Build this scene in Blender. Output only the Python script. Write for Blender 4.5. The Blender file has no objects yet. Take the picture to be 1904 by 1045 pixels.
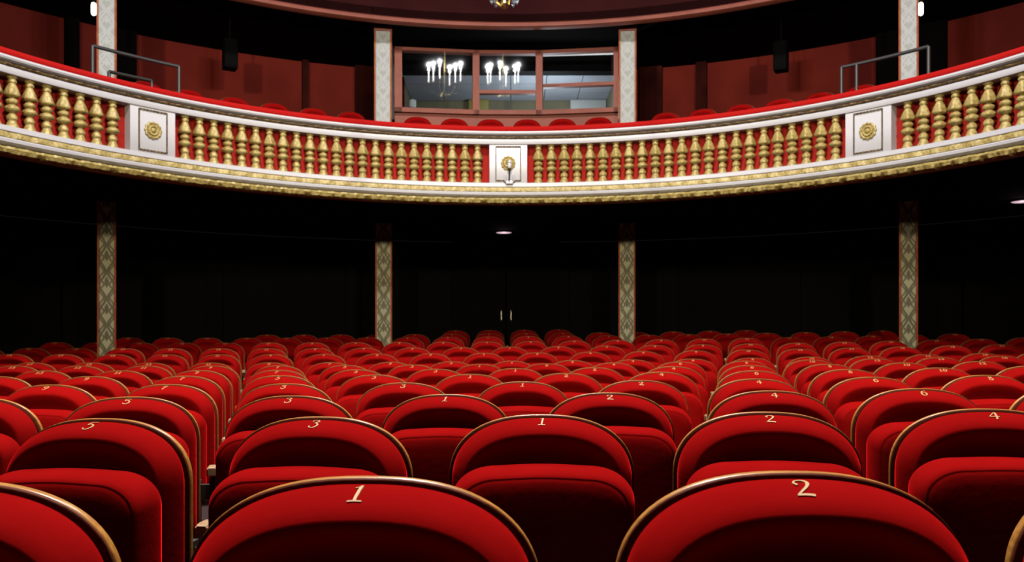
import bpy, bmesh, math, random
from math import sin, cos, pi, radians, sqrt, atan2, atan
from mathutils import Vector, Matrix

random.seed(5)
scene = bpy.context.scene
COL = scene.collection
EZ = 1.057            # eye height above the front floor of the stalls
# ------------------------------------------------------------------ camera
cd = bpy.data.cameras.new('camera')
cam = bpy.data.objects.new('camera', cd)
COL.objects.link(cam)
cam.location = (0, 0, EZ)
cam.rotation_euler = (pi / 2, 0, 0)
cd.sensor_width = 36
cd.lens = 1565 / 1904 * 36
cd.shift_y = 113.5 / 1904
cd.clip_start = 0.05
cd.clip_end = 100
cd.dof.use_dof = True
cd.dof.focus_distance = 1.7
cd.dof.aperture_fstop = 10.0
scene.camera = cam
# ------------------------------------------------------------------ world, exposure
w = bpy.data.worlds.new('world')
scene.world = w
w.use_nodes = True
w.node_tree.nodes['Background'].inputs[0].default_value = (0.05, 0.04, 0.04, 1)
w.node_tree.nodes['Background'].inputs[1].default_value = 0.04
scene.view_settings.view_transform = 'Standard'
scene.view_settings.look = 'None'
scene.view_settings.exposure = 1.75
scene.view_settings.gamma = 1.0
scene.view_settings.use_curve_mapping = False


def lamp(name, kind, loc, energy, color, size=0.1, target=None, spot=None, blend=0.5):
    l = bpy.data.lights.new(name, kind)
    l.energy = energy
    l.color = color
    o = bpy.data.objects.new(name, l)
    COL.objects.link(o)
    o.location = (loc[0], loc[1], loc[2] + EZ)
    if kind in ('POINT', 'SPOT'):
        l.shadow_soft_size = size
    if kind == 'SPOT':
        l.spot_size = spot
        l.spot_blend = blend
    if target:
        v = Vector((target[0] - loc[0], target[1] - loc[1], target[2] - loc[2]))
        o.rotation_euler = v.to_track_quat('-Z', 'Y').to_euler()
    return o


# two warm floodlights on the stage, shining into the house
STAGE_W = 560
for sx in (-1, 1):
    lamp('stage_floodlight', 'SPOT', (sx * 2.6, -1.6, 2.65), STAGE_W, (1.0, 0.84, 0.56), 0.15,
         (sx * 1.2, 11.0, 1.2), radians(62), 0.7)
# the house light in the ceiling, high over the front rows
HOUSE_W = 580
hl = lamp('house_light', 'AREA', (0.0, 2.6, 7.6), HOUSE_W, (1.0, 0.955, 0.935))
hl.data.shape = 'DISK'
hl.data.size = 1.4

# ------------------------------------------------------------------ materials
ALB = 0.54     # the whole hall is painted darker than first guessed


def mat(name, color=(0.5, 0.5, 0.5), rough=0.5, metal=0.0, spec=0.5, sheen=0.0, sheen_tint=(1, 1, 1), sheen_rough=0.4,
        emit=None, estr=0.0, bump=None, vary=None, coat=0.0):
    color = tuple(c * ALB for c in color)
    if vary:
        vary = (vary[0], tuple(c * ALB for c in vary[1]))
    m = bpy.data.materials.new(name)
    m.use_nodes = True
    nt = m.node_tree
    b = nt.nodes['Principled BSDF']
    b.inputs['Base Color'].default_value = (*color, 1)
    b.inputs['Roughness'].default_value = rough
    b.inputs['Metallic'].default_value = metal
    b.inputs['Specular IOR Level'].default_value = spec
    b.inputs['Sheen Weight'].default_value = sheen * ALB
    b.inputs['Sheen Tint'].default_value = (*sheen_tint, 1)
    b.inputs['Sheen Roughness'].default_value = sheen_rough
    b.inputs['Coat Weight'].default_value = coat
    if emit:
        b.inputs['Emission Color'].default_value = (*emit, 1)
        b.inputs['Emission Strength'].default_value = estr * ALB
    tc = nt.nodes.new('ShaderNodeTexCoord')
    if vary:
        sc, c2 = vary
        n = nt.nodes.new('ShaderNodeTexNoise')
        n.inputs['Scale'].default_value = sc
        n.inputs['Detail'].default_value = 4
        nt.links.new(tc.outputs['Object'], n.inputs['Vector'])
        mx = nt.nodes.new('ShaderNodeMix')
        mx.data_type = 'RGBA'
        mx.inputs['A'].default_value = (*color, 1)
        mx.inputs['B'].default_value = (*c2, 1)
        r = nt.nodes.new('ShaderNodeMapRange')
        r.inputs['From Min'].default_value = 0.35
        r.inputs['From Max'].default_value = 0.65
        nt.links.new(n.outputs['Fac'], r.inputs['Value'])
        nt.links.new(r.outputs['Result'], mx.inputs['Factor'])
        nt.links.new(mx.outputs['Result'], b.inputs['Base Color'])
    if bump:
        sc, st, dist = bump
        n = nt.nodes.new('ShaderNodeTexNoise')
        n.inputs['Scale'].default_value = sc
        n.inputs['Detail'].default_value = 3
        nt.links.new(tc.outputs['Object'], n.inputs['Vector'])
        bp = nt.nodes.new('ShaderNodeBump')
        bp.inputs['Strength'].default_value = st
        bp.inputs['Distance'].default_value = dist
        nt.links.new(n.outputs['Fac'], bp.inputs['Height'])
        nt.links.new(bp.outputs['Normal'], b.inputs['Normal'])
    return m


def wood_mat(name, c1, c2, rough=0.3, spec=0.3):
    m = mat(name, c1, rough, spec=spec)
    c1, c2 = tuple(c * ALB for c in c1), tuple(c * ALB for c in c2)
    nt = m.node_tree
    b = nt.nodes['Principled BSDF']
    tc = nt.nodes.new('ShaderNodeTexCoord')
    mp = nt.nodes.new('ShaderNodeMapping')
    mp.inputs['Scale'].default_value = (6, 40, 40)
    nz = nt.nodes.new('ShaderNodeTexNoise')
    nz.inputs['Scale'].default_value = 3
    nz.inputs['Detail'].default_value = 6
    cr = nt.nodes.new('ShaderNodeValToRGB')
    cr.color_ramp.elements[0].position = 0.35
    cr.color_ramp.elements[0].color = (*c1, 1)
    cr.color_ramp.elements[1].position = 0.65
    cr.color_ramp.elements[1].color = (*c2, 1)
    nt.links.new(tc.outputs['Object'], mp.inputs['Vector'])
    nt.links.new(mp.outputs['Vector'], nz.inputs['Vector'])
    nt.links.new(nz.outputs['Fac'], cr.inputs['Fac'])
    nt.links.new(cr.outputs['Color'], b.inputs['Base Color'])
    return m


def damask(name, ground, scroll, period, width, rough=0.6):
    """mirrored scrollwork on a column face: object x across, z along"""
    m = mat(name, ground, rough)
    ground, scroll = tuple(c * ALB for c in ground), tuple(c * ALB for c in scroll)
    nt = m.node_tree
    b = nt.nodes['Principled BSDF']
    N = nt.nodes.new
    tc = N('ShaderNodeTexCoord')
    sp = N('ShaderNodeSeparateXYZ')
    nt.links.new(tc.outputs['Object'], sp.inputs[0])

    def M(op, a, bb=None, c=None):
        n = N('ShaderNodeMath')
        n.operation = op
        for i, v in enumerate((a, bb, c)):
            if v is None:
                continue
            if isinstance(v, (int, float)):
                n.inputs[i].default_value = v
            else:
                nt.links.new(v, n.inputs[i])
        return n.outputs[0]
    u = M('ABSOLUTE', M('DIVIDE', sp.outputs['X'], width / 2))
    v = M('MULTIPLY', sp.outputs['Z'], 2 * pi / period)
    # S-shaped vine on each half, leaf pairs, and a central bud
    vine = M('ABSOLUTE', M('SUBTRACT', u, M('MULTIPLY_ADD', M('SINE', v), 0.32, 0.42)))
    vine2 = M('ABSOLUTE', M('SUBTRACT', u, M('MULTIPLY_ADD', M('SINE', M('MULTIPLY_ADD', v, 2.0, 1.2)), 0.22, 0.5)))
    bud = M('ADD', M('MULTIPLY', u, 1.6), M('MULTIPLY_ADD', M('COSINE', M('ADD', v, 0.9)), 0.5, 0.25))
    k = M('MINIMUM', M('MINIMUM', vine, M('MULTIPLY', vine2, 1.3)), M('MAXIMUM', bud, 0.0))
    mr = N('ShaderNodeMapRange')
    mr.inputs['From Min'].default_value = 0.08
    mr.inputs['From Max'].default_value = 0.2
    nt.links.new(k, mr.inputs['Value'])
    mx = N('ShaderNodeMix')
    mx.data_type = 'RGBA'
    mx.inputs['A'].default_value = (*scroll, 1)
    mx.inputs['B'].default_value = (*ground, 1)
    nt.links.new(mr.outputs['Result'], mx.inputs['Factor'])
    nt.links.new(mx.outputs['Result'], b.inputs['Base Color'])
    return m


VELVET = mat('red_velvet', (0.29, 0.0046, 0.0044), 0.95, spec=0.0, sheen=0.5, sheen_tint=(1.0, 0.012, 0.012), sheen_rough=0.35,
             bump=(60, 0.12, 0.004), vary=(9, (0.26, 0.0040, 0.0038)))
RIMWOOD = wood_mat('varnished_brown_wood', (0.42, 0.17, 0.03), (0.60, 0.27, 0.05), 0.3, 0.35)
SHADEWOOD = wood_mat('shaded_wood', (0.11, 0.022, 0.007), (0.16, 0.034, 0.010), 0.6, 0.08)  # back wood darker than the rim: shade on its front put into the colour
ARMWOOD = wood_mat('light_wood', (0.42, 0.25, 0.12), (0.55, 0.36, 0.2), 0.4)
IRON = mat('dark_cast_iron', (0.01, 0.009, 0.008), 0.6)
EMBROID = mat('gold_embroidery', (0.56, 0.31, 0.10), 0.6, bump=(900, 0.4, 0.001))
WHITE = mat('ivory_white_paint', (0.585, 0.575, 0.605), 0.35, bump=(25, 0.05, 0.01))
GOLD = mat('gilded_plaster', (0.52, 0.41, 0.135), 0.5, metal=0.15, bump=(45, 0.6, 0.012), vary=(34, (0.33, 0.23, 0.055)))
GOLDDARK = mat('dark_shaded_gilding', (0.20, 0.115, 0.025), 0.5, metal=0.2, bump=(60, 0.6, 0.012), vary=(40, (0.05, 0.022, 0.006)))  # dark gold, with the bead's shade under the cornice put into the colour
REDPANEL = mat('red_painted_panel', (0.37, 0.016, 0.009), 0.85, spec=0.1, bump=(6, 0.06, 0.02), vary=(3, (0.32, 0.013, 0.008)))
RAILVEL = mat('red_rail_velvet', (0.42, 0.006, 0.005), 0.9, spec=0.1, sheen=0.2, sheen_tint=(1, 0.03, 0.02))
REDWALL = mat('dull_red_wall', (0.34, 0.040, 0.028), 0.9, spec=0.1, bump=(14, 0.1, 0.01), vary=(2.0, (0.27, 0.032, 0.023)))
MAROON = mat('dark_maroon_plaster', (0.046, 0.010, 0.011), 0.9, spec=0.04, vary=(1.5, (0.036, 0.007, 0.008)))
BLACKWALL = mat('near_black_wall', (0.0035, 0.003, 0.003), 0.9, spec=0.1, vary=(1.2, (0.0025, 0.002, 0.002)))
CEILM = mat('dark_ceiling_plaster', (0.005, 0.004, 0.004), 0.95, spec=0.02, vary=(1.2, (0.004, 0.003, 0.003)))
CARPET = mat('dark_red_carpet', (0.03, 0.004, 0.004), 0.95, bump=(300, 0.3, 0.004))
SALMON = mat('russet_painted_wood', (0.36, 0.092, 0.056), 0.6, spec=0.3, bump=(8, 0.08, 0.01), vary=(5, (0.30, 0.075, 0.046)))
DARKWOOD = mat('dark_wood', (0.004, 0.003, 0.003), 0.8, spec=0.05, vary=(5, (0.003, 0.002, 0.002)))
STEEL = mat('grey_steel_tube', (0.09, 0.085, 0.085), 0.4, metal=0.6)
CHROME = mat('brushed_metal', (0.75, 0.72, 0.68), 0.3, metal=0.8)
BLACK = mat('matt_black', (0.003, 0.003, 0.003), 0.8, spec=0.05)
EDGE = mat('red_gilt_edge', (0.42, 0.055, 0.014), 0.6, spec=0.2, vary=(14, (0.46, 0.13, 0.025)))
DAM_LO = damask('olive_damask', (0.55, 0.53, 0.32), (0.14, 0.12, 0.05), 0.30, 0.2)
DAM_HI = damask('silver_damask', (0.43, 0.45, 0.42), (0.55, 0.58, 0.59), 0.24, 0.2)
TILE = mat('grey_ceiling_tile', (0.46, 0.48, 0.52), 0.9, vary=(1.4, (0.40, 0.42, 0.45)))
OLIVE = mat('olive_wall', (0.20, 0.175, 0.10), 0.8, vary=(3, (0.16, 0.14, 0.085)))
PALE = mat('pale_panel', (0.62, 0.64, 0.62), 0.7)
BULB = mat('glowing_bulb', (1, 1, 1), 0.4, emit=(1.0, 0.96, 0.92), estr=14)
CANDLE = mat('candle_sleeve', (0.9, 0.88, 0.8), 0.4, emit=(1.0, 0.96, 0.94), estr=9)
LAMPG = mat('glowing_lamp_glass', (1, 1, 1), 0.4, emit=(0.95, 1.0, 0.85), estr=2.0)
TUBE = mat('fluorescent_tube', (1, 1, 1), 0.4, emit=(0.95, 0.97, 1.0), estr=0.34)
DOWNL = mat('downlight_glass', (1, 1, 1), 0.4, emit=(0.9, 0.62, 0.72), estr=0.3)
CRYSTAL = mat('crystal', (0.75, 0.8, 0.9), 0.08, spec=0.9)
CRYSTAL.node_tree.nodes['Principled BSDF'].inputs['Transmission Weight'].default_value = 0.8
BRASS = mat('brass', (0.65, 0.48, 0.18), 0.3, metal=0.9)
for m_ in (BULB, CANDLE, LAMPG, TUBE, DOWNL):
    m_.cycles.emission_sampling = 'NONE'


def glass_mat():
    m = bpy.data.materials.new('window_glass')
    m.use_nodes = True
    nt = m.node_tree
    nt.nodes.remove(nt.nodes['Principled BSDF'])
    out = nt.nodes['Material Output']
    t = nt.nodes.new('ShaderNodeBsdfTransparent')
    t.inputs[0].default_value = (0.9, 0.93, 0.95, 1)
    g = nt.nodes.new('ShaderNodeBsdfGlossy')
    g.inputs['Roughness'].default_value = 0.02
    f = nt.nodes.new('ShaderNodeFresnel')
    f.inputs[0].default_value = 1.6
    mx = nt.nodes.new('ShaderNodeMixShader')
    nt.links.new(f.outputs[0], mx.inputs[0])
    nt.links.new(t.outputs[0], mx.inputs[1])
    nt.links.new(g.outputs[0], mx.inputs[2])
    nt.links.new(mx.outputs[0], out.inputs[0])
    return m


GLASS = glass_mat()


# ------------------------------------------------------------------ mesh helpers
def W3(x, d, z):
    return (x, d, z + EZ)


class MB:
    def __init__(self):
        self.v, self.f = [], []

    def loops(self, loops, closed=True, caps=(True, True)):
        n = len(loops[0])
        b = len(self.v)
        for lp in loops:
            self.v += [tuple(p) for p in lp]
        for i in range(len(loops) - 1):
            for j in range(n if closed else n - 1):
                k = (j + 1) % n
                self.f.append((b + i * n + j, b + i * n + k, b + (i + 1) * n + k, b + (i + 1) * n + j))
        if caps[0]:
            self.f.append(tuple(b + j for j in range(n))[::-1])
        if caps[1]:
            self.f.append(tuple(b + (len(loops) - 1) * n + j for j in range(n)))
        return self

    def box(self, c, s, rot=None):
        hx, hy, hz = s[0] / 2, s[1] / 2, s[2] / 2
        pts = [Vector((sx * hx, sy * hy, sz * hz)) for sz in (-1, 1) for sx, sy in ((-1, -1), (1, -1), (1, 1), (-1, 1))]
        if rot is not None:
            pts = [rot @ p for p in pts]
        pts = [p + Vector(c) for p in pts]
        return self.loops([pts[:4], pts[4:]])

    def lathe(self, prof, c=(0, 0, 0), seg=20, lobes=0, lobe_amt=0.0, axis='z'):
        """prof: (radius, height, lobe weight)"""
        loops = []
        for p in prof:
            r, h = p[0], p[1]
            lw = p[2] if len(p) > 2 else 0
            lp = []
            for j in range(seg):
                a = 2 * pi * j / seg
                rr = r * (1 + lobe_amt * lw * cos(lobes * a))
                if axis == 'z':
                    lp.append((c[0] + rr * cos(a), c[1] + rr * sin(a), c[2] + h))
                else:      # axis -y
                    lp.append((c[0] + rr * cos(a), c[1] - h, c[2] + rr * sin(a)))
            loops.append(lp)
        return self.loops(loops)

    def tube(self, pts, r, seg=10):
        pts = [Vector(p) for p in pts]
        loops = []
        for i, p in enumerate(pts):
            a = pts[max(i - 1, 0)]
            b = pts[min(i + 1, len(pts) - 1)]
            t = (b - a).normalized()
            up = Vector((0, 0, 1)) if abs(t.z) < 0.95 else Vector((0, 1, 0))
            s = t.cross(up).normalized()
            q = s.cross(t).normalized()
            loops.append([p + (s * cos(2 * pi * j / seg) + q * sin(2 * pi * j / seg)) * r for j in range(seg)])
        return self.loops(loops)

    def arc(self, prof, c, phi0, phi1, n, closed=True, fn=None):
        """sweep profile [(r,z)] round the vertical axis at d = c; phi in degrees, 0 = straight away from the stage"""
        loops = []
        for i in range(n + 1):
            ph = radians(phi0 + (phi1 - phi0) * i / n)
            lp = []
            for k, (r, z) in enumerate(prof):
                if fn:
                    r, z = fn(r, z, ph, k)
                lp.append(W3(r * sin(ph), c + r * cos(ph), z))
            loops.append(lp)
        return self.loops(loops, closed=closed, caps=(closed, closed))

    def build(self, name, m, parent=None, smooth=True, angle=40, bevel=0.0):
        me = bpy.data.meshes.new(name)
        me.from_pydata(self.v, [], self.f)
        me.update()
        bm = bmesh.new()
        bm.from_mesh(me)
        bmesh.ops.recalc_face_normals(bm, faces=bm.faces)
        if bevel:
            bmesh.ops.bevel(bm, geom=list(bm.edges), offset=bevel, segments=2, affect='EDGES', profile=0.5)
        if smooth:
            for f in bm.faces:
                f.smooth = True
            for e in bm.edges:
                if len(e.link_faces) == 2 and e.calc_face_angle(0) > radians(angle):
                    e.smooth = False
        bm.to_mesh(me)
        bm.free()
        me.materials.append(m)
        o = bpy.data.objects.new(name, me)
        COL.objects.link(o)
        if parent is not None:
            o.parent = parent
        return o


def thing(name, label, cat, loc=(0, 0, 0), rz=0.0, group=None):
    o = bpy.data.objects.new(name, None)
    COL.objects.link(o)
    o.empty_display_size = 0.1
    o.location = loc
    o.rotation_euler = (0, 0, rz)
    o['label'] = label
    o['category'] = cat
    if group:
        o['group'] = group
    return o


def tag(o, label, cat, group=None):
    o['label'] = label
    o['category'] = cat
    if group:
        o['group'] = group
    return o


def struct(o, label=None):
    o['kind'] = 'structure'
    if label:
        o['label'] = label
    return o


def recentre(o):
    """put a mesh object's origin at the base of its own mesh (children-free objects)"""
    xs = [v.co for v in o.data.vertices]
    c = Vector(((min(v.x for v in xs) + max(v.x for v in xs)) / 2, (min(v.y for v in xs) + max(v.y for v in xs)) / 2, min(v.z for v in xs)))
    o.data.transform(Matrix.Translation(-c))
    o.location = c
    return o


# ------------------------------------------------------------------ seat rows (fitted to the hall)
CX, AX, KC, YW, TL, QL, SW = 0.0933, -0.013, 0.0072, 0.0156, 0.0096, 0.0014, 0.52
ROW_D = [0.9798 + 0.8986 * i + dd for i, dd in enumerate(
    [-.007, .036, -.057, -.009, -.021, .022, .13, -.07, .029, -.078, .032, -.02, .015, .03])]
ROW_Z = [-.181, -.189, -.189, -.194, -.192, -.192, -.189, -.182, -.124, -.070, -.009, .054, .102, .165]
STAG = [0.5, 0, 0.5, 0, 0.5, 0, 0.5, 0, 0.5, 0, 0.5, 0.5, 0.5, 0.5]
CB, RB = 4.65, 4.65          # plan centre and radius of the balcony curve
RWALL = 8.55
NUM_Y, NUM_Z = -0.045, 0.866   # where the number sits on a seat


def seat_pos(r, i):
    s = i * SW
    d = ROW_D[r] + KC * s * s + YW * s
    x = CX + s + AX * d
    z = ROW_Z[r] + TL * x + QL * s * s
    return x, d, z


def floor_z(x, d):
    fr = [(dd - NUM_Y, z - NUM_Z) for dd, z in zip(ROW_D, ROW_Z)]
    fr.sort()
    s = x
    d = d - (KC * s * s + YW * s)
    if d <= fr[0][0]:
        z = fr[0][1]
    elif d >= fr[-1][0]:
        z = fr[-1][1] + 0.06 * (d - fr[-1][0])
    else:
        for (d0, z0), (d1, z1) in zip(fr, fr[1:]):
            if d0 <= d <= d1:
                z = z0 + (z1 - z0) * (d - d0) / (d1 - d0)
                break
    return z + TL * x + QL * s * s


# ------------------------------------------------------------------ structure
m = MB()
NX, NY = 36, 70
xs = [-9 + 18 * i / NX for i in range(NX + 1)]
ys = [-0.6 + 14.6 * j / NY for j in range(NY + 1)]
m.v = [W3(x, y, floor_z(x, y)) for y in ys for x in xs]
for j in range(NY):
    for i in range(NX):
        a = j * (NX + 1) + i
        m.f.append((a, a + 1, a + NX + 2, a + NX + 1))
struct(m.build('floor', CARPET))

# lower back wall with the double door
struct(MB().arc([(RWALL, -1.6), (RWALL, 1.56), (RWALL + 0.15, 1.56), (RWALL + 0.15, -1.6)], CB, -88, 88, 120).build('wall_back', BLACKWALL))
# wainscot strips dividing the lower wall into bays
for k, ph in enumerate((-58, -44, -30, -16.5, -5.2, 5.2, 16.5, 30, 44, 58)):
    p = radians(ph)
    rr = RWALL - 0.04
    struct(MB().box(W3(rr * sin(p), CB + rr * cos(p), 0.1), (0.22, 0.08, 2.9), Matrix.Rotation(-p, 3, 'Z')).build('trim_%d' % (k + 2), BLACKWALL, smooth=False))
door = thing('door_1', 'dark double door in the back wall with two pale pull handles', 'door', W3(-0.09, 13.07, -0.65))
del door['category']
struct(door)
for sx in (-1, 1):
    leaf = MB().box((sx * 0.37, 0.03, 1.05), (0.72, 0.05, 2.1)).box((sx * 0.37, 0.0, 1.5), (0.5, 0.02, 0.8)).box((sx * 0.37, 0.0, 0.5), (0.5, 0.02, 0.7)).build('door_leaf', DARKWOOD, door, smooth=False)
    h = MB().tube([(sx * 0.075, -0.01, 0.98), (sx * 0.075, -0.05, 1.0), (sx * 0.075, -0.05, 1.12), (sx * 0.075, -0.01, 1.14)], 0.014, 10).build('door_handle', CHROME, leaf)
    h['label'] = 'pale vertical pull handle'
MB().box((0, 0.03, 2.16), (1.66, 0.08, 0.1)).box((-0.78, 0.03, 1.05), (0.1, 0.08, 2.1)).box((0.78, 0.03, 1.05), (0.1, 0.08, 2.1)).build('door_frame', DARKWOOD, door, smooth=False)

# balcony slab: underside over the stalls and floor above
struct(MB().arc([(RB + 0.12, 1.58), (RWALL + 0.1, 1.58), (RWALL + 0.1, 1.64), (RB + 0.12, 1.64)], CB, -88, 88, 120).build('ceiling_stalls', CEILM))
struct(MB().arc([(RB + 0.10, 1.64), (RWALL + 0.1, 1.64), (RWALL + 0.1, 1.86), (RB + 0.10, 1.86)], CB, -88, 88, 120).build('floor_balcony', CARPET))
# dull red wall behind the balcony seats, open behind the control booth
ZC = 4.2
WB = [(RWALL, 1.86), (RWALL, ZC), (RWALL + 0.15, ZC), (RWALL + 0.15, 1.86)]
struct(MB().arc(WB, CB, -88, -11.2, 90).build('wall_left', REDWALL))
struct(MB().arc(WB, CB, 11.2, 88, 90).build('wall_right', REDWALL))
# ceiling over the balcony, its front moulding and the maroon cove above
RM = 6.36
struct(MB().arc([(RM + 0.02, ZC), (RWALL + 0.15, ZC), (RWALL + 0.15, ZC + 0.1), (RM + 0.02, ZC + 0.1)], CB, -88, 88, 120).build('ceiling', CEILM))
struct(MB().arc([(RM + 0.05, 4.10), (RM - 0.02, 4.10), (RM - 0.05, 4.115), (RM - 0.05, 4.135), (RM - 0.02, 4.15), (RM - 0.02, 4.165), (RM + 0.0, 4.185), (RM + 0.05, 4.19)],
                CB, -88, 88, 140).build('trim_1', SALMON))
struct(MB().arc([(RM + 0.02, 4.19), (RM + 0.02, 4.9), (RM + 0.3, 5.6), (RM + 0.45, 5.6), (RM + 0.15, 4.19)], CB, -88, 88, 120).build('wall_cove', MAROON))


def on_ring(ph, r, z):
    p = radians(ph)
    return W3(r * sin(p), CB + r * cos(p), z)


# dark strips set on the balcony wall, dark red near the booth
DARKRED = mat('dark_red_strip', (0.10, 0.018, 0.014), 0.9, spec=0.05, vary=(3, (0.05, 0.010, 0.009)))
for k, (ph, wd) in enumerate(((-42.3, 0.16), (-37.8, 0.24), (-21.3, 0.09), (-15.3, 0.3), (-12.0, 0.2), (12.0, 0.2), (14.5, 0.34), (19.6, 0.16), (36.9, 0.27), (40.7, 0.34))):
    p = radians(ph)
    rr = RWALL - 0.05
    struct(MB().box(on_ring(ph, rr, (1.86 + ZC) / 2), (wd, 0.12, ZC - 1.86), Matrix.Rotation(-p, 3, 'Z')).build('trim_%d' % (k + 20), DARKRED if abs(ph) < 25 else DARKWOOD, smooth=False))


# ------------------------------------------------------------------ columns
def column(name, x, d, z0, z1, wd, dm, label, group):
    t = thing(name, label, 'column', W3(x, d, z0), -atan2(x, d), group)
    h = z1 - z0
    MB().box((0, 0, h / 2), (wd, wd * 0.9, h)).build('shaft', dm, t, smooth=False)
    for sx in (-1, 1):
        o = MB().box((sx * (wd / 2 - 0.003), -wd * 0.45 - 0.004, h / 2), (0.02, 0.024, h)).build('edge_strip', EDGE, t, smooth=False)
        o['label'] = 'thin red and gilt edge strip'
    MB().box((0, 0, 0.03), (wd + 0.05, wd + 0.03, 0.06)).build('base', EDGE, t, bevel=0.008)
    if z1 > 3:
        MB().box((0, 0, h - 0.03), (wd + 0.02, wd + 0.02, 0.06)).build('capital', SALMON, t, bevel=0.008)
    return t


COLS = [(-4.585, 9.52), (-1.72, 11.28), (1.54, 11.28), (4.485, 9.52)]
NM = ['leftmost', 'left of the centre', 'right of the centre', 'rightmost']
LOWLAB = ['olive damask column under the balcony, far left, above the shadowed seats',
          'olive damask column under the balcony, just left of the double door',
          'olive damask column under the balcony, just right of the double door',
          'olive damask column under the balcony, far right, near the glowing downlight']
HILAB = ['pale silver damask column at the far left of the balcony, beside a handrail and lamp',
         'pale silver damask column at the left end of the booth window',
         'pale silver damask column at the right end of the booth window',
         'pale silver damask column at the far right of the balcony, beside a handrail and lamp']
for k, (x, d) in enumerate(COLS):
    column('damask_column', x, d, floor_z(x, d) - 0.01, 1.58, 0.205 if k in (1, 2) else 0.178, DAM_LO, LOWLAB[k], 'columns under the balcony')
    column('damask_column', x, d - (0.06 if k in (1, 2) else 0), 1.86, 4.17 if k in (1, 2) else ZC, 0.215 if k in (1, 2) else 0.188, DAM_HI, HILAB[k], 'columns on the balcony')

# ------------------------------------------------------------------ balcony front
bal = thing('balcony_front', 'curved white balcony front with gold balusters against red panels', 'balcony', W3(0, CB + RB, 1.54))
BT = Matrix.Translation(-Vector(W3(0, CB + RB, 1.54)))


def bpart(mb, name, mt, parent=bal, **kw):
    o = mb.build(name, mt, parent, **kw)
    return o


bal_parts = []


def child(mb, name, mt, **kw):
    o = mb.build(name, mt, None, **kw)
    o.data.transform(BT)
    o.parent = bal
    bal_parts.append(o)
    return o


A0, A1, AN = -80, 80, 200
child(MB().arc([(RB - 0.07, 2.306), (RB - 0.080, 2.316), (RB - 0.084, 2.34), (RB - 0.074, 2.362), (RB - 0.04, 2.372), (RB + 0.10, 2.372), (RB + 0.14, 2.35), (RB + 0.14, 2.306)],
               CB, A0, A1, AN), 'handrail', RAILVEL)['label'] = 'red velvet padded handrail'
child(MB().arc([(RB - 0.045, 2.262), (RB - 0.055, 2.265), (RB - 0.068, 2.270), (RB - 0.086, 2.276), (RB - 0.094, 2.290), (RB - 0.088, 2.306), (RB + 0.12, 2.306), (RB + 0.12, 2.262)],
               CB, A0, A1, AN), 'cornice', WHITE)
child(MB().arc([(RB - 0.035, 2.230), (RB - 0.052, 2.234), (RB - 0.060, 2.246), (RB - 0.055, 2.258), (RB - 0.04, 2.263), (RB + 0.1, 2.262), (RB + 0.1, 2.232)], CB, A0, A1, 600,
               fn=lambda r, z, p, k: (r - (0.008 * max(0, sin(p * 230)) if k in (1, 2, 3) else 0), z)), 'bead_moulding', GOLDDARK)
child(MB().arc([(RB - 0.045, 2.173), (RB - 0.05, 2.18), (RB - 0.05, 2.226), (RB - 0.04, 2.232), (RB + 0.1, 2.232), (RB + 0.1, 2.173)], CB, A0, A1, AN), 'frieze', WHITE)
child(MB().arc([(RB + 0.075, 1.74), (RB + 0.075, 2.18), (RB + 0.11, 2.18), (RB + 0.11, 1.74)], CB, A0, A1, AN), 'red_panel', REDPANEL)
child(MB().arc([(RB - 0.045, 1.703), (RB - 0.05, 1.708), (RB - 0.05, 1.745), (RB - 0.04, 1.752), (RB + 0.11, 1.752), (RB + 0.11, 1.703)], CB, A0, A1, AN), 'lower_rail', WHITE)
child(MB().arc([(RB - 0.03, 1.648), (RB - 0.05, 1.654), (RB - 0.052, 1.677), (RB - 0.045, 1.698), (RB - 0.04, 1.703), (RB + 0.1, 1.703), (RB + 0.1, 1.648)], CB, A0, A1, 700,
               fn=lambda r, z, p, k: (r - (0.006 * sin(p * 170) if k in (1, 2, 3) else 0), z)), 'gold_band', GOLD)
child(MB().arc([(RB + 0.0, 1.592), (RB - 0.03, 1.598), (RB - 0.055, 1.617), (RB - 0.06, 1.64), (RB - 0.055, 1.648), (RB + 0.1, 1.648), (RB + 0.1, 1.592)], CB, A0, A1, AN), 'base_moulding', WHITE)


def leaf_fn(r, z, p, k):
    a = p * 46
    if k in (1, 2, 3, 4):
        s = abs(sin(a)) ** 0.6 + 0.35 * sin(a * 5 + k) + 0.25 * sin(a * 13 + 2 * k)
        r -= 0.016 * s
        z -= 0.010 * s if k < 3 else 0
    return r, z


child(MB().arc([(RB + 0.06, 1.526), (RB + 0.02, 1.532), (RB - 0.02, 1.543), (RB - 0.035, 1.566), (RB - 0.02, 1.586), (RB + 0.0, 1.592), (RB + 0.12, 1.592), (RB + 0.12, 1.526)],
               CB, A0, A1, 900, fn=leaf_fn), 'leaf_ornament', GOLD)

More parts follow.
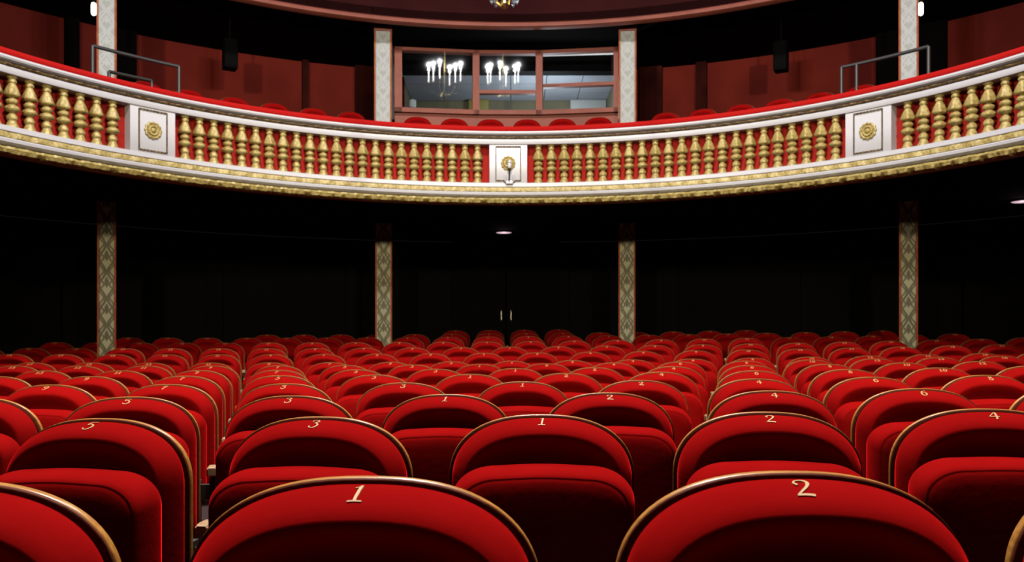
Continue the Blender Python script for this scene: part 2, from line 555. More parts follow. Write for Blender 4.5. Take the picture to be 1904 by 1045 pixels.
# piers (white panels with a rosette)
for ph0, ph1 in ((-49.0, -43.8), (-3.07, 2.05), (43.4, 48.7)):
    pm = (ph0 + ph1) / 2
    pier = MB().arc([(RB - 0.03, 1.745), (RB - 0.035, 1.752), (RB - 0.035, 2.173), (RB - 0.03, 2.18), (RB + 0.09, 2.18), (RB + 0.09, 1.745)], CB, ph0, ph1, 10)
    pier = child(pier, 'pier', WHITE)
    dp = (ph1 - ph0)
    a0, a1 = ph0 + dp * 0.19, ph1 - dp * 0.19
    if abs(pm) < 5:
        a0, a1 = ph0 + dp * 0.17, ph1 - dp * 0.17
    fr = MB()
    r0, r1 = RB - 0.043, RB - 0.03
    zb, zt = 1.77, 2.155
    wz = 0.012
    wa = math.degrees(0.012 / RB)

    def bead(r, z, p, k):
        return (r - 0.004 * (1 + sin(p * 900)) if k in (0, 1) else r, z)
    fr.arc([(r0, zt), (r0, zt - wz), (r1, zt - wz), (r1, zt)], CB, a0, a1, 40, fn=bead)
    fr.arc([(r0, zb + wz), (r0, zb), (r1, zb), (r1, zb + wz)], CB, a0, a1, 40, fn=bead)
    for aa in (a0, a1):
        nseg = 30
        for q in range(nseg):
            z0 = zb + (zt - zb) * q / nseg
            z1 = zb + (zt - zb) * (q + 0.7) / nseg
            fr.arc([(r0 - 0.003, z1), (r0 - 0.003, z0), (r1, z0), (r1, z1)], CB, aa - wa / 2, aa + wa / 2, 1)
    fo = fr.build('bead_frame', GOLDDARK, None, smooth=False)
    fo.data.transform(BT)
    fo.parent = pier
    # rosette
    rz = MB()
    prof = [(0.074, 0.0), (0.080, 0.008, 1), (0.078, 0.016, 1), (0.066, 0.020, 1), (0.055, 0.012, 0.6), (0.050, 0.018, 1), (0.046, 0.026, 1), (0.034, 0.026, 0.6), (0.026, 0.016), (0.022, 0.024), (0.012, 0.032), (0.002, 0.034)]
    rz.lathe(prof, (0, 0, 0), 96, lobes=12, lobe_amt=0.05, axis='-y')
    ro = rz.build('rosette', GOLD, None)
    p = radians(pm)
    ro.data.transform(BT @ Matrix.Translation(Vector(on_ring(pm, RB - 0.034, 1.968))) @ Matrix.Rotation(-p, 4, 'Z'))
    ro.parent = pier

# balusters: turned, with a petalled bell, two balls and a flared foot
BH = 2.173 - 1.752
BPROF = [(0.030, 0.0), (0.046, 0.0), (0.045, 0.012), (0.036, 0.030), (0.030, 0.048), (0.0295, 0.058), (0.034, 0.062), (0.037, 0.075, .5), (0.034, 0.092, .5), (0.024, 0.108), (0.017, 0.116),
         (0.020, 0.122), (0.040, 0.130), (0.051, 0.143, .4), (0.051, 0.157, .4), (0.042, 0.171), (0.027, 0.180), (0.024, 0.184), (0.034, 0.192), (0.041, 0.204, .4), (0.039, 0.218, .4), (0.030, 0.230), (0.019, 0.238),
         (0.022, 0.243), (0.044, 0.246, 1), (0.053, 0.256, 1), (0.051, 0.272, 1), (0.044, 0.296, 1), (0.036, 0.320, .7), (0.028, 0.340, .3), (0.023, 0.352), (0.028, 0.358), (0.031, 0.366), (0.030, 0.376), (0.024, 0.384), (0.025, 0.392), (0.034, 0.398), (0.036, BH)]
BPROF = [(p[0] * 1.12, p[1] * BH / 0.411) + tuple(p[2:]) for p in BPROF[:-1]] + [(0.04, BH)]
bm0 = MB().lathe(BPROF, (0, 0, 0), 20, lobes=5, lobe_amt=0.12)
bal0 = bm0.build('baluster', GOLD, None, angle=60)
angs = [-42.4 + (42.4 - 4.68) * i / 22 for i in range(23)] + [3.59 + (42.0 - 3.59) * i / 22 for i in range(23)] + [-50.7 - 1.77 * k for k in range(10)] + [50.3 + 1.73 * k for k in range(10)]
for k, ph in enumerate(angs):
    o = bal0 if k == 0 else bal0.copy()
    if k:
        COL.objects.link(o)
    o.parent = bal
    v = Vector(on_ring(ph, RB + 0.012, 1.752)) - Vector(W3(0, CB + RB, 1.54))
    o.location = v
    o.rotation_euler = (0, 0, -radians(ph) + random.uniform(-0.3, 0.3))

# small white bracket on the centre pier
br = thing('lamp_bracket', 'small white lamp bracket over the rosette at the middle of the balcony', 'bracket', on_ring(-0.35, RB - 0.06, 1.74))
MB().lathe([(0.004, 0.0), (0.02, 0.01), (0.026, 0.03), (0.024, 0.05), (0.018, 0.062), (0.024, 0.072), (0.02, 0.09), (0.004, 0.098)], (0.0, -0.03, 0.155), 16).build('socket', WHITE, br)
MB().tube([(0, -0.03, 0.17), (0.0, -0.032, 0.1), (-0.004, -0.03, 0.03)], 0.007, 8).build('stem', BLACK, br)
MB().tube([(-0.045, -0.012, 0.09), (-0.05, -0.012, 0.03), (-0.03, -0.014, 0.0), (0.03, -0.014, 0.0), (0.05, -0.012, 0.03), (0.045, -0.012, 0.09)], 0.010, 8).box((0, 0.02, 0.02), (0.07, 0.05, 0.03)).build('holder', WHITE, br)

# ------------------------------------------------------------------ chandelier over the stalls, lighting the hall
CHX, CHD, CHZ = -0.045, 5.0, 3.2
ch = thing('chandelier', 'crystal and brass candle chandelier above the stalls, its lowest tip in view', 'chandelier', W3(CHX, CHD, 1.975))
MB().lathe([(0.003, 0.0), (0.018, 0.012), (0.026, 0.03), (0.02, 0.05), (0.012, 0.06), (0.03, 0.085), (0.05, 0.12), (0.05, 0.15), (0.02, 0.19), (0.012, 0.3), (0.03, 0.42), (0.055, 0.6), (0.04, 0.75), (0.016, 0.8), (0.014, 1.6)], (0, 0, 0), 20, 6).build('stem', BRASS, ch)
for k in range(6):
    a = 2 * pi * k / 6 + 0.35
    R1 = 0.34
    zb = 0.92 if k % 2 else 0.98
    arm = MB().tube([(0.03 * cos(a), 0.03 * sin(a), 0.7), (R1 * .4 * cos(a), R1 * .4 * sin(a), 0.66), (R1 * .8 * cos(a), R1 * .8 * sin(a), 0.72), (R1 * cos(a), R1 * sin(a), zb - 0.08), (R1 * cos(a), R1 * sin(a), zb - 0.03)], 0.009, 8)
    arm.lathe([(0.01, zb - 0.04), (0.04, zb - 0.02), (0.042, zb - 0.01), (0.012, zb)], (R1 * cos(a), R1 * sin(a), 0), 14)
    armo = arm.build('arm', BRASS, ch)
    MB().lathe([(0.012, zb), (0.012, zb + 0.22)], (R1 * cos(a), R1 * sin(a), 0), 10).build('candle', CANDLE, armo)
    MB().lathe([(0.010, zb + 0.22), (0.032, zb + 0.245), (0.032, zb + 0.27), (0.012, zb + 0.305), (0.001, zb + 0.315)], (R1 * cos(a), R1 * sin(a), 0), 12).build('bulb', BULB, armo)
for k in range(8):
    a = 2 * pi * k / 8
    MB().lathe([(0.001, 0.0), (0.012, 0.02), (0.014, 0.035), (0.002, 0.06)], (0.075 * cos(a), 0.075 * sin(a), 0.03), 8).tube([(0.075 * cos(a), 0.075 * sin(a), 0.09), (0.05 * cos(a), 0.05 * sin(a), 0.14)], 0.002, 5).build('crystal_drop', CRYSTAL, ch)
MB().tube([(-0.02, -0.02, 0.012), (-0.045, -0.03, 0.03), (-0.05, -0.03, 0.06), (-0.03, -0.02, 0.085)], 0.010, 8).tube([(0.02, -0.03, 0.02), (0.035, -0.035, 0.05), (0.02, -0.03, 0.1)], 0.012, 8).build('scroll', BRASS, ch)
CHAND_W = 25
for k in range(6):
    a = 2 * pi * k / 6 + 0.35
    lamp('chandelier_light', 'POINT', (CHX + 0.34 * cos(a), CHD + 0.34 * sin(a), 1.975 + (0.92 if k % 2 else 0.98) + 0.345), CHAND_W, (1.0, 0.97, 0.97), 0.022)

# ------------------------------------------------------------------ control booth
RBO = 6.86
ZB0, ZB1, ZT1 = 3.10, 3.155, 3.97
# facets: (x0, x1) edges along the front, wall below
fx = [(-1.585, 11.36), (-0.49, 11.50), (0.375, 11.51), (1.435, 11.37)]
struct(MB().loops([[W3(x, d + 0.02, 1.86) for x, d in fx] + [W3(x, d + 0.10, 1.86) for x, d in fx[::-1]],
                   [W3(x, d + 0.02, ZB0) for x, d in fx] + [W3(x, d + 0.10, ZB0) for x, d in fx[::-1]]]).build('wall_booth', SALMON, smooth=False))
TILT = [radians(11.3), radians(11.3), radians(2)]
PANES = [[0.0, 1.0], [0.0, 0.325, 1.0], [0.0, 0.43, 1.0]]
for k in range(3):
    a = Vector(W3(*fx[k], ZB0))
    b = Vector(W3(*fx[k + 1], ZB0))
    L = (b - a).length
    ang = atan2(b.y - a.y, b.x - a.x)
    root = thing('window_%d' % (k + 1), ['large single pane window at the left of the control booth, reflecting candle lamps',
                                         'middle window of the control booth, split by a transom, reflecting candle lamps',
                                         'right window of the control booth, split by a transom, with a white tube behind'][k], 'window', a, ang)
    del root['category']
    struct(root)
    H = ZT1 - ZB0
    fw = 0.07
    fr = MB()
    fr.box((L / 2, 0, 0.03), (L, 0.10, 0.06)).box((L / 2, 0, H - 0.02), (L, 0.10, 0.045))
    lw = 0.10 if k == 0 else 0.045
    rw = 0.06 if k == 2 else 0.05
    fr.box((lw / 2, 0, H / 2), (lw, 0.10, H)).box((L - rw / 2, 0, H / 2), (rw, 0.10, H))
    fro = fr.build('window_frame', SALMON, root, smooth=False)
    ps = PANES[k]
    z0, z1 = 0.06, H - 0.042
    for q in range(1, len(ps) - 1):
        zz = z0 + (z1 - z0) * ps[q]
        MB().box((L / 2, 0.0, zz), (L - lw - rw, 0.09, 0.045)).build('transom', SALMON, fro, smooth=False)
    for q in range(len(ps) - 1):
        za, zb = z0 + (z1 - z0) * ps[q] + (0.02 if q else 0), z0 + (z1 - z0) * ps[q + 1]
        hh = zb - za
        yw = [radians(-1.1), radians(0.0), radians(9)][k]
        R = Matrix.Rotation(yw, 3, 'Z') @ Matrix.Rotation(TILT[k], 3, 'X')
        g = MB().box((lw + (L - lw - rw) / 2, 0.0, (za + zb) / 2), (L - lw - rw, 0.006, hh / cos(TILT[k])), R).build('glass_pane', GLASS, root, smooth=False)
# inside of the booth
struct(MB().loops([[W3(-1.75, 14.2, 2.0), W3(1.7, 14.2, 2.0), W3(1.7, 14.3, 2.0), W3(-1.75, 14.3, 2.0)], [W3(-1.75, 14.2, 4.1), W3(1.7, 14.2, 4.1), W3(1.7, 14.3, 4.1), W3(-1.75, 14.3, 4.1)]]).build('wall_booth_back', OLIVE, smooth=False))
for sx, x in ((-1, -1.72), (1, 1.62)):
    struct(MB().box(W3(x, 12.9, 3.05), (0.06, 2.7, 2.3)).build('wall_booth_side', OLIVE, smooth=False))
tl = MB()
for i in range(6):
    for j in range(4):
        tl.box(W3(-1.69 + 3.34 * (i + 0.5) / 6, 12.35 + 1.9 * (j + 0.5) / 4, 4.09), (3.34 / 6 - 0.012, 1.9 / 4 - 0.012, 0.03))
struct(tl.build('ceiling_booth', TILE, smooth=False))
struct(MB().box(W3(-0.04, 12.2, 4.03), (3.36, 0.2, 0.27)).build('trim_40', BLACK, smooth=False))
struct(MB().box(W3(-0.04, 12.9, 2.0), (3.4, 2.7, 0.06)).build('floor_booth', CARPET, smooth=False))
lamp('booth_light', 'POINT', (0.5, 13.0, 3.2), 30, (0.86, 0.93, 1.0), 0.2)
o = recentre(MB().box(W3(1.28, 14.15, 3.86), (0.6, 0.08, 0.42)).build('wall_board', PALE, bevel=0.01))
tag(o, 'pale board on the rear wall of the booth, seen through the right window', 'board')
o = recentre(MB().box(W3(-0.56, 14.15, 3.8), (0.34, 0.08, 0.6)).build('wall_cabinet', mat('ochre_paint', (0.34, 0.28, 0.08), 0.7), bevel=0.01))
tag(o, 'ochre cupboard on the rear wall of the booth, seen through the left window', 'cupboard')
tb = thing('strip_light', 'white fluorescent strip along the top of the right booth window', 'lamp', W3(0.93, 12.06, 4.115))
MB().tube([(-0.54, 0, -0.01), (0.52, 0, 0.018)], 0.014, 10).build('tube', TUBE, tb)
MB().box((0, 0.025, 0.03), (1.1, 0.05, 0.03)).build('housing', BLACK, tb, smooth=False)
ds = thing('desk_lamp', 'small white desk lamp behind the left pane of the booth', 'lamp', W3(-1.44, 12.2, 3.1))
MB().lathe([(0.05, 0.0), (0.05, 0.02), (0.012, 0.03), (0.01, 0.27)], (0, 0, 0), 14).build('stand', STEEL, ds)
MB().lathe([(0.02, 0.27), (0.05, 0.30), (0.05, 0.40), (0.015, 0.42)], (0, 0, 0), 14).build('lamp_shade', PALE, ds)
struct(MB().box(W3(-0.04, 12.15, 3.07), (3.3, 0.9, 0.05)).build('trim_41', DARKWOOD, smooth=False))

# ------------------------------------------------------------------ fittings on the balcony
def rail(name, label, pts, mid=None, r=0.014):
    base = Vector(pts[0])
    t = thing(name, label, 'handrail', base)
    P = [Vector(p) - base for p in pts]
    n = 14
    # posts
    return t, P


def ring_path(ph0, ph1, r, z, n=12):
    return [on_ring(ph0 + (ph1 - ph0) * i / n, r, z) for i in range(n + 1)]


def handrail(label, ph0, ph1, r, ztop, zbot, mids=()):
    base = Vector(on_ring(ph0, r, zbot))
    t = thing('handrail', label, 'handrail', base)
    pts = [Vector(p) - base for p in ring_path(ph0, ph1, r, ztop)]
    MB().tube(pts, 0.017, 10).build('top_bar', STEEL, t)
    for ph in (ph0, ph1) + tuple(mids):
        a = Vector(on_ring(ph, r, zbot)) - base
        b = Vector(on_ring(ph, r, ztop)) - base
        MB().tube([a, b], 0.017, 10).build('post', STEEL, t)
    return t


handrail('longer grey tube handrail on the balcony, by the far left column', -51.0, -41.6, 5.0, 2.745, 1.86)
handrail('low grey tube handrail behind the longer one, left of the balcony', -47.0, -42.6, 5.5, 2.70, 1.86)
handrail('grey tube handrail on the balcony, by the far right column', 41.2, 50.7, 5.0, 2.745, 1.86, (42.9,))

for sx, lab in ((-1, 'black loudspeaker hanging under the balcony ceiling, left of the booth'), (1, 'black loudspeaker hanging under the balcony ceiling, right of the booth')):
    ph = -30.2 if sx < 0 else 28.9
    p = Vector(on_ring(ph, 7.3, 3.55))
    t = thing('loudspeaker', lab, 'loudspeaker', p, -radians(ph))
    MB().box((0, 0, 0.19), (0.17, 0.18, 0.38)).build('cabinet', BLACK, t, bevel=0.01)
    MB().box((0, -0.093, 0.19), (0.14, 0.008, 0.33)).build('grille', BLACK, t, smooth=False)
    MB().tube([(0, 0, 0.37), (0, 0, ZC - 3.55)], 0.015, 8).build('bracket', BLACK, t)

for sx, lab in ((-1, 'glowing bulkhead lamp under the ceiling beside the far left balcony column'), (1, 'glowing bulkhead lamp under the ceiling beside the far right balcony column')):
    x = -4.845 if sx < 0 else 4.735
    d = 9.75
    z = 3.78
    t = thing('bulkhead_lamp', lab, 'lamp', W3(x, d, z))
    MB().lathe([(0.005, 0), (0.024, 0.012), (0.028, 0.03), (0.028, 0.125), (0.024, 0.145), (0.005, 0.155)], (0, 0, 0), 16).build('lamp_glass', LAMPG, t)
    MB().box((0, 0.03, 0.19), (0.05, 0.05, 0.08)).tube([(0, 0.03, 0.2), (0, 0.03, ZC - z)], 0.012, 8).build('holder', BLACK, t)
    lamp('bulkhead_light', 'POINT', (x, d - 0.12, z + 0.08), 1.0, (1.0, 0.85, 0.8), 0.03)

for ph, lab in ((-0.9, 'glowing round downlight under the balcony, above the double door'), (50.2, 'glowing round downlight under the balcony at the far right edge')):
    t = thing('downlight', lab, 'lamp', on_ring(ph, 7.42, 1.58))
    MB().lathe([(0.001, -0.012), (0.105, -0.014), (0.115, -0.006), (0.115, 0.0)], (0, 0, 0), 28).build('diffuser', DOWNL, t)
    MB().lathe([(0.116, -0.001), (0.116, -0.014), (0.15, -0.012), (0.155, 0.0)], (0, 0, 0), 28).build('trim_ring', BLACKWALL, t)
    lamp('downlight_glow', 'POINT', (7.42 * sin(radians(ph)), CB + 7.42 * cos(radians(ph)), 1.50), 0.12, (1.0, 0.7, 0.75), 0.03)

# ------------------------------------------------------------------ theatre seat
def arch(a, b, zt, zb, n=2.4, rb=0.05, na=44):
    """closed outline, x right z up: flat-topped arch on straight sides, rounded foot"""
    pts = []
    zs = zt - b
    for i in range(na + 1):
        t = pi * i / na
        c, s = cos(t), sin(t)
        pts.append((a * math.copysign(abs(c) ** (2 / n), c), zs + b * abs(s) ** (2 / n)))
    for q in range(1, 6):
        pts.append((-a, zs + (zb + rb - zs) * q / 6))
    for q in range(6):
        t = pi + pi / 2 * q / 5
        pts.append((-a + rb + rb * cos(t), zb + rb + rb * sin(t)))
    for q in range(6):
        t = 1.5 * pi + pi / 2 * q / 5
        pts.append((a - rb + rb * cos(t), zb + rb + rb * sin(t)))
    for q in range(1, 6):
        pts.append((a, zb + rb + (zs - zb - rb) * q / 6))
    return pts


def rrect(a, b, zt, zb, wx, n=2.1, rb=0.05, nc=14):
    """outline with elliptical top corners wx wide and b high"""
    pts = []
    zs = zt - b
    for i in range(nc + 1):
        t = pi / 2 * i / nc
        pts.append((a - wx + wx * cos(t) ** (2 / n), zs + b * sin(t) ** (2 / n)))
    for q in range(1, 8):
        pts.append(((a - wx) * (1 - 2 * q / 8), zt + 0.004 * sin(pi * q / 8)))
    for i in range(nc + 1):
        t = pi / 2 * (1 - i / nc)
        pts.append((-(a - wx + wx * cos(t) ** (2 / n)), zs + b * sin(t) ** (2 / n)))
    for q in range(1, 6):
        pts.append((-a, zs + (zb + rb - zs) * q / 6))
    for q in range(6):
        t = pi + pi / 2 * q / 5
        pts.append((-a + rb + rb * cos(t), zb + rb + rb * sin(t)))
    for q in range(6):
        t = 1.5 * pi + pi / 2 * q / 5
        pts.append((a - rb + rb * cos(t), zb + rb + rb * sin(t)))
    for q in range(1, 6):
        pts.append((a, zb + rb + (zs - zb - rb) * q / 6))
    return pts


SA, SB, SZ = 0.2165, 0.152, 0.885
CA, CBH, CZ = 0.2075, 0.147, 0.8785
CPROF = [(0.006, 0.0), (0.000, -0.006), (0.000, -0.016), (0.003, -0.030), (0.0085, -0.044), (0.015, -0.056), (0.0215, -0.065), (0.0285, -0.0708), (0.0305, -0.0718), (0.0325, -0.0720), (0.0350, -0.0728), (0.042, -0.0710), (0.052, -0.0645), (0.062, -0.055), (0.074, -0.0435), (0.088, -0.033), (0.105, -0.026), (0.132, -0.023)]


def lay(outline_fn, prof):
    return [[(x, y, z) for x, z in outline_fn(ins)] for ins, y in prof]


seat0 = thing('theatre_seat', 'x', 'seat')
shell = MB().loops(lay(lambda i: arch(SA - i, SB - i, SZ - i, 0.38 + i), [(0.014, 0.0), (0.003, 0.0), (0.0012, 0.0012), (0.0008, 0.0045), (0.006, 0.0046), (0.006, 0.018), (0.014, 0.019)])).build('backrest', SHADEWOOD, seat0, angle=50)
shell['label'] = 'wooden back with its shade coloured in as dark brown'
rim = MB().loops(lay(lambda i: arch(SA - i, SB - i, SZ - i, 0.38 + i), [(0.0065, 0.012), (0.0065, 0.0047), (0.002, 0.0047), (0.0004, 0.006), (0.0, 0.009), (0.0, 0.0165), (0.0015, 0.0205), (0.005, 0.022), (0.0065, 0.021), (0.0065, 0.012)]), caps=(False, False)).build('wooden_rim', RIMWOOD, shell, angle=60)
rim['label'] = 'varnished golden brown wooden rim'
cush = MB().loops(lay(lambda i: arch(CA - i, CBH - i, CZ - i, 0.40 + i), CPROF)).build('back_cushion', VELVET, seat0, angle=70)
SQ = [(0.012, -0.088), (0.002, -0.092), (0.0, -0.102), (0.000, -0.120), (0.002, -0.140), (0.0055, -0.158), (0.0105, -0.172), (0.0165, -0.1815), (0.0185, -0.1822), (0.0205, -0.1820), (0.023, -0.1838), (0.03, -0.187), (0.05, -0.190), (0.09, -0.193), (0.14, -0.195)]
squab = MB().loops(lay(lambda i: rrect(0.2 - i, 0.075 - i * 0.45, 0.782 - i, 0.37 + i, 0.10 - i * 0.6), SQ)).build('seat_cushion', VELVET, seat0, angle=70)
squab['label'] = 'folded up red velvet seat cushion'
arm = MB().loops([[(0.26 + hx * wv * 0.8, yv, 0.636 + hz * hv) for hx, hz in ((-1, -1), (1, -1), (1, 0.6), (0.7, 1), (-0.7, 1), (-1, 0.6))] for yv, wv, hv in ((0.02, 0.024, 0.016), (-0.015, 0.024, 0.016), (-0.028, 0.022, 0.015), (-0.034, 0.016, 0.012))]).build('armrest', ARMWOOD, seat0, smooth=False)
for sx in (-1, 1):
    MB().box((sx * 0.205, 0.035, 0.30), (0.022, 0.028, 0.6)).box((sx * 0.205, 0.0, 0.012), (0.05, 0.2, 0.024)).build('leg', IRON, seat0, smooth=False)
MB().box((0.26, 0.0, 0.585), (0.018, 0.05, 0.06)).box((0.2325, 0.035, 0.56), (0.07, 0.02, 0.05)).box((0.26, 0.02, 0.55), (0.018, 0.05, 0.03)).build('arm_bracket', IRON, seat0, smooth=False)

# embroidered numerals, sewn along the rolled top of the cushion
_s = [0.0]
for (i0, y0), (i1, y1) in zip(CPROF, CPROF[1:]):
    _s.append(_s[-1] + sqrt((i1 - i0) ** 2 + (y1 - y0) ** 2))


def on_roll(s, h):
    for k in range(len(_s) - 1):
        if s <= _s[k + 1]:
            t = (s - _s[k]) / (_s[k + 1] - _s[k])
            ins = CPROF[k][0] + t * (CPROF[k + 1][0] - CPROF[k][0])
            y = CPROF[k][1] + t * (CPROF[k + 1][1] - CPROF[k][1])
            di, dy = CPROF[k + 1][0] - CPROF[k][0], CPROF[k + 1][1] - CPROF[k][1]
            l = sqrt(di * di + dy * dy)
            return y - h * di / l, CZ - ins - h * dy / l
    return 0, 0


DIG = {
    '1': (0.5, [[(0.10, 0.80, .05), (0.24, 0.88, .07), (0.34, 0.97, .08)], [(0.30, 1.0, .13), (0.27, 0.5, .14), (0.24, 0.03, .13)], [(0.0, 0.03, .07), (0.24, 0.05, .07), (0.5, 0.03, .07)]]),
    '2': (0.66, [[(0.16, 0.64, .12), (0.06, 0.76, .10), (0.10, 0.91, .08), (0.28, 0.99, .08), (0.48, 0.92, .13), (0.54, 0.74, .15), (0.44, 0.50, .13), (0.24, 0.26, .10), (0.08, 0.08, .09)], [(0.05, 0.07, .12), (0.35, 0.09, .13), (0.66, 0.05, .14)]]),
    '3': (0.62, [[(0.10, 0.76, .12), (0.10, 0.90, .08), (0.28, 0.99, .08), (0.48, 0.90, .12), (0.48, 0.70, .13), (0.34, 0.56, .09), (0.24, 0.54, .08)], [(0.24, 0.54, .08), (0.44, 0.50, .10), (0.56, 0.32, .14), (0.48, 0.10, .12), (0.26, 0.0, .08), (0.06, 0.06, .09), (0.05, 0.20, .12)]]),
    '4': (0.68, [[(0.44, 1.0, .10), (0.24, 0.66, .08), (0.02, 0.32, .09)], [(0.02, 0.31, .10), (0.34, 0.31, .10), (0.66, 0.31, .10)], [(0.46, 1.0, .13), (0.46, 0.5, .15), (0.46, 0.0, .14)]]),
    '5': (0.62, [[(0.16, 0.96, .10), (0.36, 0.97, .11), (0.58, 0.98, .10)], [(0.16, 0.96, .09), (0.12, 0.72, .09), (0.11, 0.54, .08)], [(0.11, 0.54, .08), (0.30, 0.62, .10), (0.50, 0.52, .13), (0.55, 0.30, .15), (0.44, 0.08, .12), (0.22, 0.0, .09), (0.04, 0.08, .11), (0.05, 0.18, .12)]]),
    '6': (0.62, [[(0.54, 0.94, .09), (0.34, 0.92, .09), (0.16, 0.70, .13), (0.07, 0.38, .15), (0.14, 0.10, .12), (0.32, 0.0, .09), (0.50, 0.10, .12), (0.55, 0.30, .14), (0.44, 0.50, .11), (0.28, 0.55, .08), (0.12, 0.44, .07)]]),
    '7': (0.62, [[(0.06, 0.80, .10), (0.10, 0.93, .10), (0.34, 0.94, .13), (0.60, 0.96, .09)], [(0.60, 0.96, .09), (0.40, 0.56, .11), (0.28, 0.26, .14), (0.24, 0.0, .15)]]),
    '8': (0.62, [[(0.30, 0.54, .11), (0.12, 0.70, .11), (0.16, 0.92, .09), (0.32, 1.0, .08), (0.48, 0.90, .10), (0.48, 0.70, .10), (0.30, 0.54, .11), (0.10, 0.34, .12), (0.08, 0.14, .11), (0.28, 0.0, .09), (0.50, 0.08, .11), (0.54, 0.28, .12), (0.42, 0.44, .11), (0.30, 0.54, .11)]]),
    '9': (0.62, [[(0.08, 0.06, .09), (0.28, 0.08, .09), (0.46, 0.30, .13), (0.55, 0.62, .15), (0.48, 0.90, .12), (0.30, 1.0, .09), (0.12, 0.90, .12), (0.07, 0.70, .14), (0.18, 0.50, .11), (0.34, 0.45, .08), (0.50, 0.56, .07)]]),
    '0': (0.62, [[(0.30, 1.0, .08), (0.12, 0.84, .12), (0.06, 0.5, .15), (0.12, 0.16, .12), (0.30, 0.0, .08), (0.48, 0.16, .12), (0.54, 0.5, .15), (0.48, 0.84, .12), (0.30, 1.0, .08)]]),
}


def number_obj(num):
    H = 0.036
    s_top = 0.022
    txt = str(num)
    tw = sum(DIG[c][0] for c in txt) + 0.16 * (len(txt) - 1)
    mb = MB()
    u0 = -tw / 2
    for c in txt:
        wdt, strokes = DIG[c]
        for st in strokes:
            P = [Vector((p[0], p[1], p[2])) for p in st]
            dense = []
            for i in range(len(P) - 1):
                p0, p1, p2, p3 = P[max(i - 1, 0)], P[i], P[i + 1], P[min(i + 2, len(P) - 1)]
                for q in range(6):
                    t = q / 6
                    dense.append(0.5 * ((2 * p1) + (p2 - p0) * t + (2 * p0 - 5 * p1 + 4 * p2 - p3) * t * t + (3 * p1 - p0 - 3 * p2 + p3) * t ** 3))
            dense.append(P[-1])
            loops = []
            for i, p in enumerate(dense):
                a, b = dense[max(i - 1, 0)], dense[min(i + 1, len(dense) - 1)]
                tx, ty = b.x - a.x, b.y - a.y
                l = sqrt(tx * tx + ty * ty) or 1
                nx, ny = -ty / l, tx / l
                lp = []
                for side, h in ((-1, -0.0005), (-0.8, 0.0014), (0.8, 0.0014), (1, -0.0005)):
                    u, v = p.x + nx * side * p.z / 2, p.y + ny * side * p.z / 2
                    X = (u0 + u + 0.09 * (v - 0.5)) * H * 0.92
                    y, z = on_roll(s_top + (1 - v) * H, h)
                    lp.append((X, y, z))
                loops.append(lp)
            mb.loops(loops)
        u0 += wdt + 0.16
    o = mb.build('seat_number', EMBROID, None, angle=60)
    o['label'] = 'gold embroidered numeral %s' % num
    return o


NUMS = {}


def copy_seat(r_loc, rz, num=None, scale=(1, 1, 1), first=[True]):
    if first[0]:
        first[0] = False
        root, cu = seat0, cush
    else:
        root = seat0.copy()
        COL.objects.link(root)
        for c0 in list(PARTS):
            c = c0.copy()
            COL.objects.link(c)
            c.parent = root
            for g0 in SUBS.get(c0.name, ()):
                g = g0.copy()
                COL.objects.link(g)
                g.parent = c
            if c0 is cush:
                cu = c
    root.location = r_loc
    root.rotation_euler = (0, 0, rz)
    root.scale = scale
    if num is not None:
        if num not in NUMS:
            n = NUMS[num] = number_obj(num)
        else:
            n = NUMS[num].copy()
            COL.objects.link(n)
        n.parent = cu
    return root


PARTS = [o for o in COL.objects if o.parent == seat0]
SUBS = {shell.name: [rim]}
ORD = ['first', 'second', 'third', 'fourth', 'fifth', 'sixth', 'seventh', 'eighth', 'ninth', 'tenth', 'eleventh', 'twelfth', 'thirteenth', 'fourteenth']
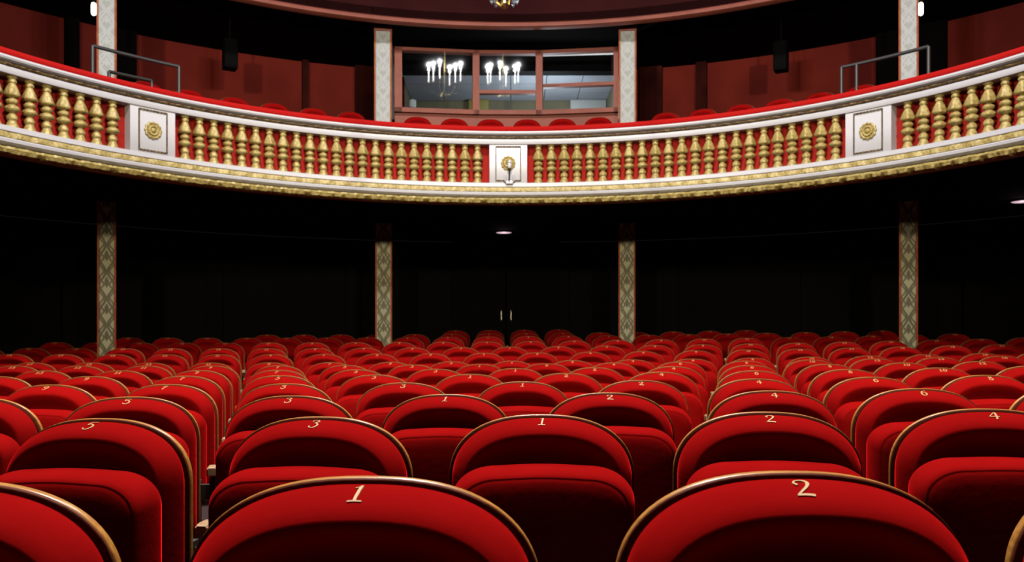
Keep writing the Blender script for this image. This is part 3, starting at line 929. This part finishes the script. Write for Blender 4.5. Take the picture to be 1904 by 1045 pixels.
# small misalignments of single seats in the near rows (sideways, metres; turn, degrees)
NUDGE = {(1, -2): (0.012, -5), (1, 1): (0.004, -6), (1, 2): (0.005, -12), (1, -1): (0.002, -4), (1, 0): (0.0, -1), (2, -2.5): (0.0, 12), (2, 1.5): (0.018, -4), (2, 2.5): (-0.008, -6), (2, -0.5): (-0.014, 0),
         (0, -1.5): (0.010, 4), (0, 1.5): (-0.025, -5)}
n_seats = 0
for r in range(14):
    for q in range(-14, 15):
        i = q + STAG[r]
        x, d, z = seat_pos(r, i)
        px = 952 + 1565 * x / d
        if r == 0 and abs(i) > 1.6:
            continue
        if r and (px < -170 or px > 2074) or abs(i * SW) > 6.0 or sqrt(x * x + (d - CB) ** 2) > RWALL - 0.45 and d > CB:
            continue
        if any(abs(x - cx) < 0.37 and -0.34 < cd_ - d < 0.16 for cx, cd_ in COLS):
            continue
        nx, nr = NUDGE.get((r, i), (0, None))
        if STAG[r]:
            num = int(2 * abs(i)) if i < 0 else int(2 * i + 1)
            if i < 0:
                num = int(2 * (-i - 0.5) + 1)
        else:
            num = 1 if i == 0 else (int(2 * -i + 1) if i < 0 else int(2 * i))
        turn = nr if nr is not None else max(-10, min(10, -2.2 * x))
        rz = radians(turn)
        yo = -NUM_Y
        loc = W3(x + nx - yo * sin(rz), d + yo * cos(rz), z - NUM_Z)
        root = copy_seat(loc, rz, num)
        root['group'] = 'red velvet seats of the stalls'
        root['category'] = 'seat'
        if r < 10:
            lab = 'red velvet folding seat numbered %d in the %s row from the camera' % (num, ORD[r])
        elif r < 13:
            k = int(abs(i) + 0.5)
            lab = 'red velvet seat in the %s row, %s to the %s of the centre gap' % (ORD[r], ORD[k - 1], 'left' if i < 0 else 'right')
        else:
            k = int(abs(i) + 0.5)
            lab = 'dark seat in the shadowed last row, %s to the %s of the centre gap' % (ORD[k - 1], 'left' if i < 0 else 'right')
        root['label'] = lab
        n_seats += 1

# balcony seats behind the rail
BS = [(-42.3, 'left'), (-37.9, 'left'), (-33.0, 'left'), (-28.5, 'left'), (-24.0, 'left'), (-19.6, 'left'), (-11.6, 'mid'), (-7.1, 'mid'), (-2.65, 'mid'), (1.85, 'mid'), (6.2, 'mid'), (10.6, 'mid'),
      (18.7, 'right'), (23.1, 'right'), (27.5, 'right'), (31.9, 'right'), (36.3, 'right'), (40.7, 'right')]
cnt = {'left': 0, 'mid': 0, 'right': 0}
for ph, side in BS:
    k = cnt[side]
    cnt[side] += 1
    root = copy_seat(on_ring(ph, 5.72, 1.86), -radians(ph), None, (0.84, 0.84, 1))
    root['category'] = 'seat'
    root['group'] = 'red seats on the balcony'
    root['label'] = {'left': 'red seat behind the balcony rail, %s from the left in the left bay',
                     'mid': 'red seat behind the balcony rail below the booth, %s from the left',
                     'right': 'red seat behind the balcony rail right of the booth, %s from the booth'}[side] % ORD[k]
print('seats', n_seats)
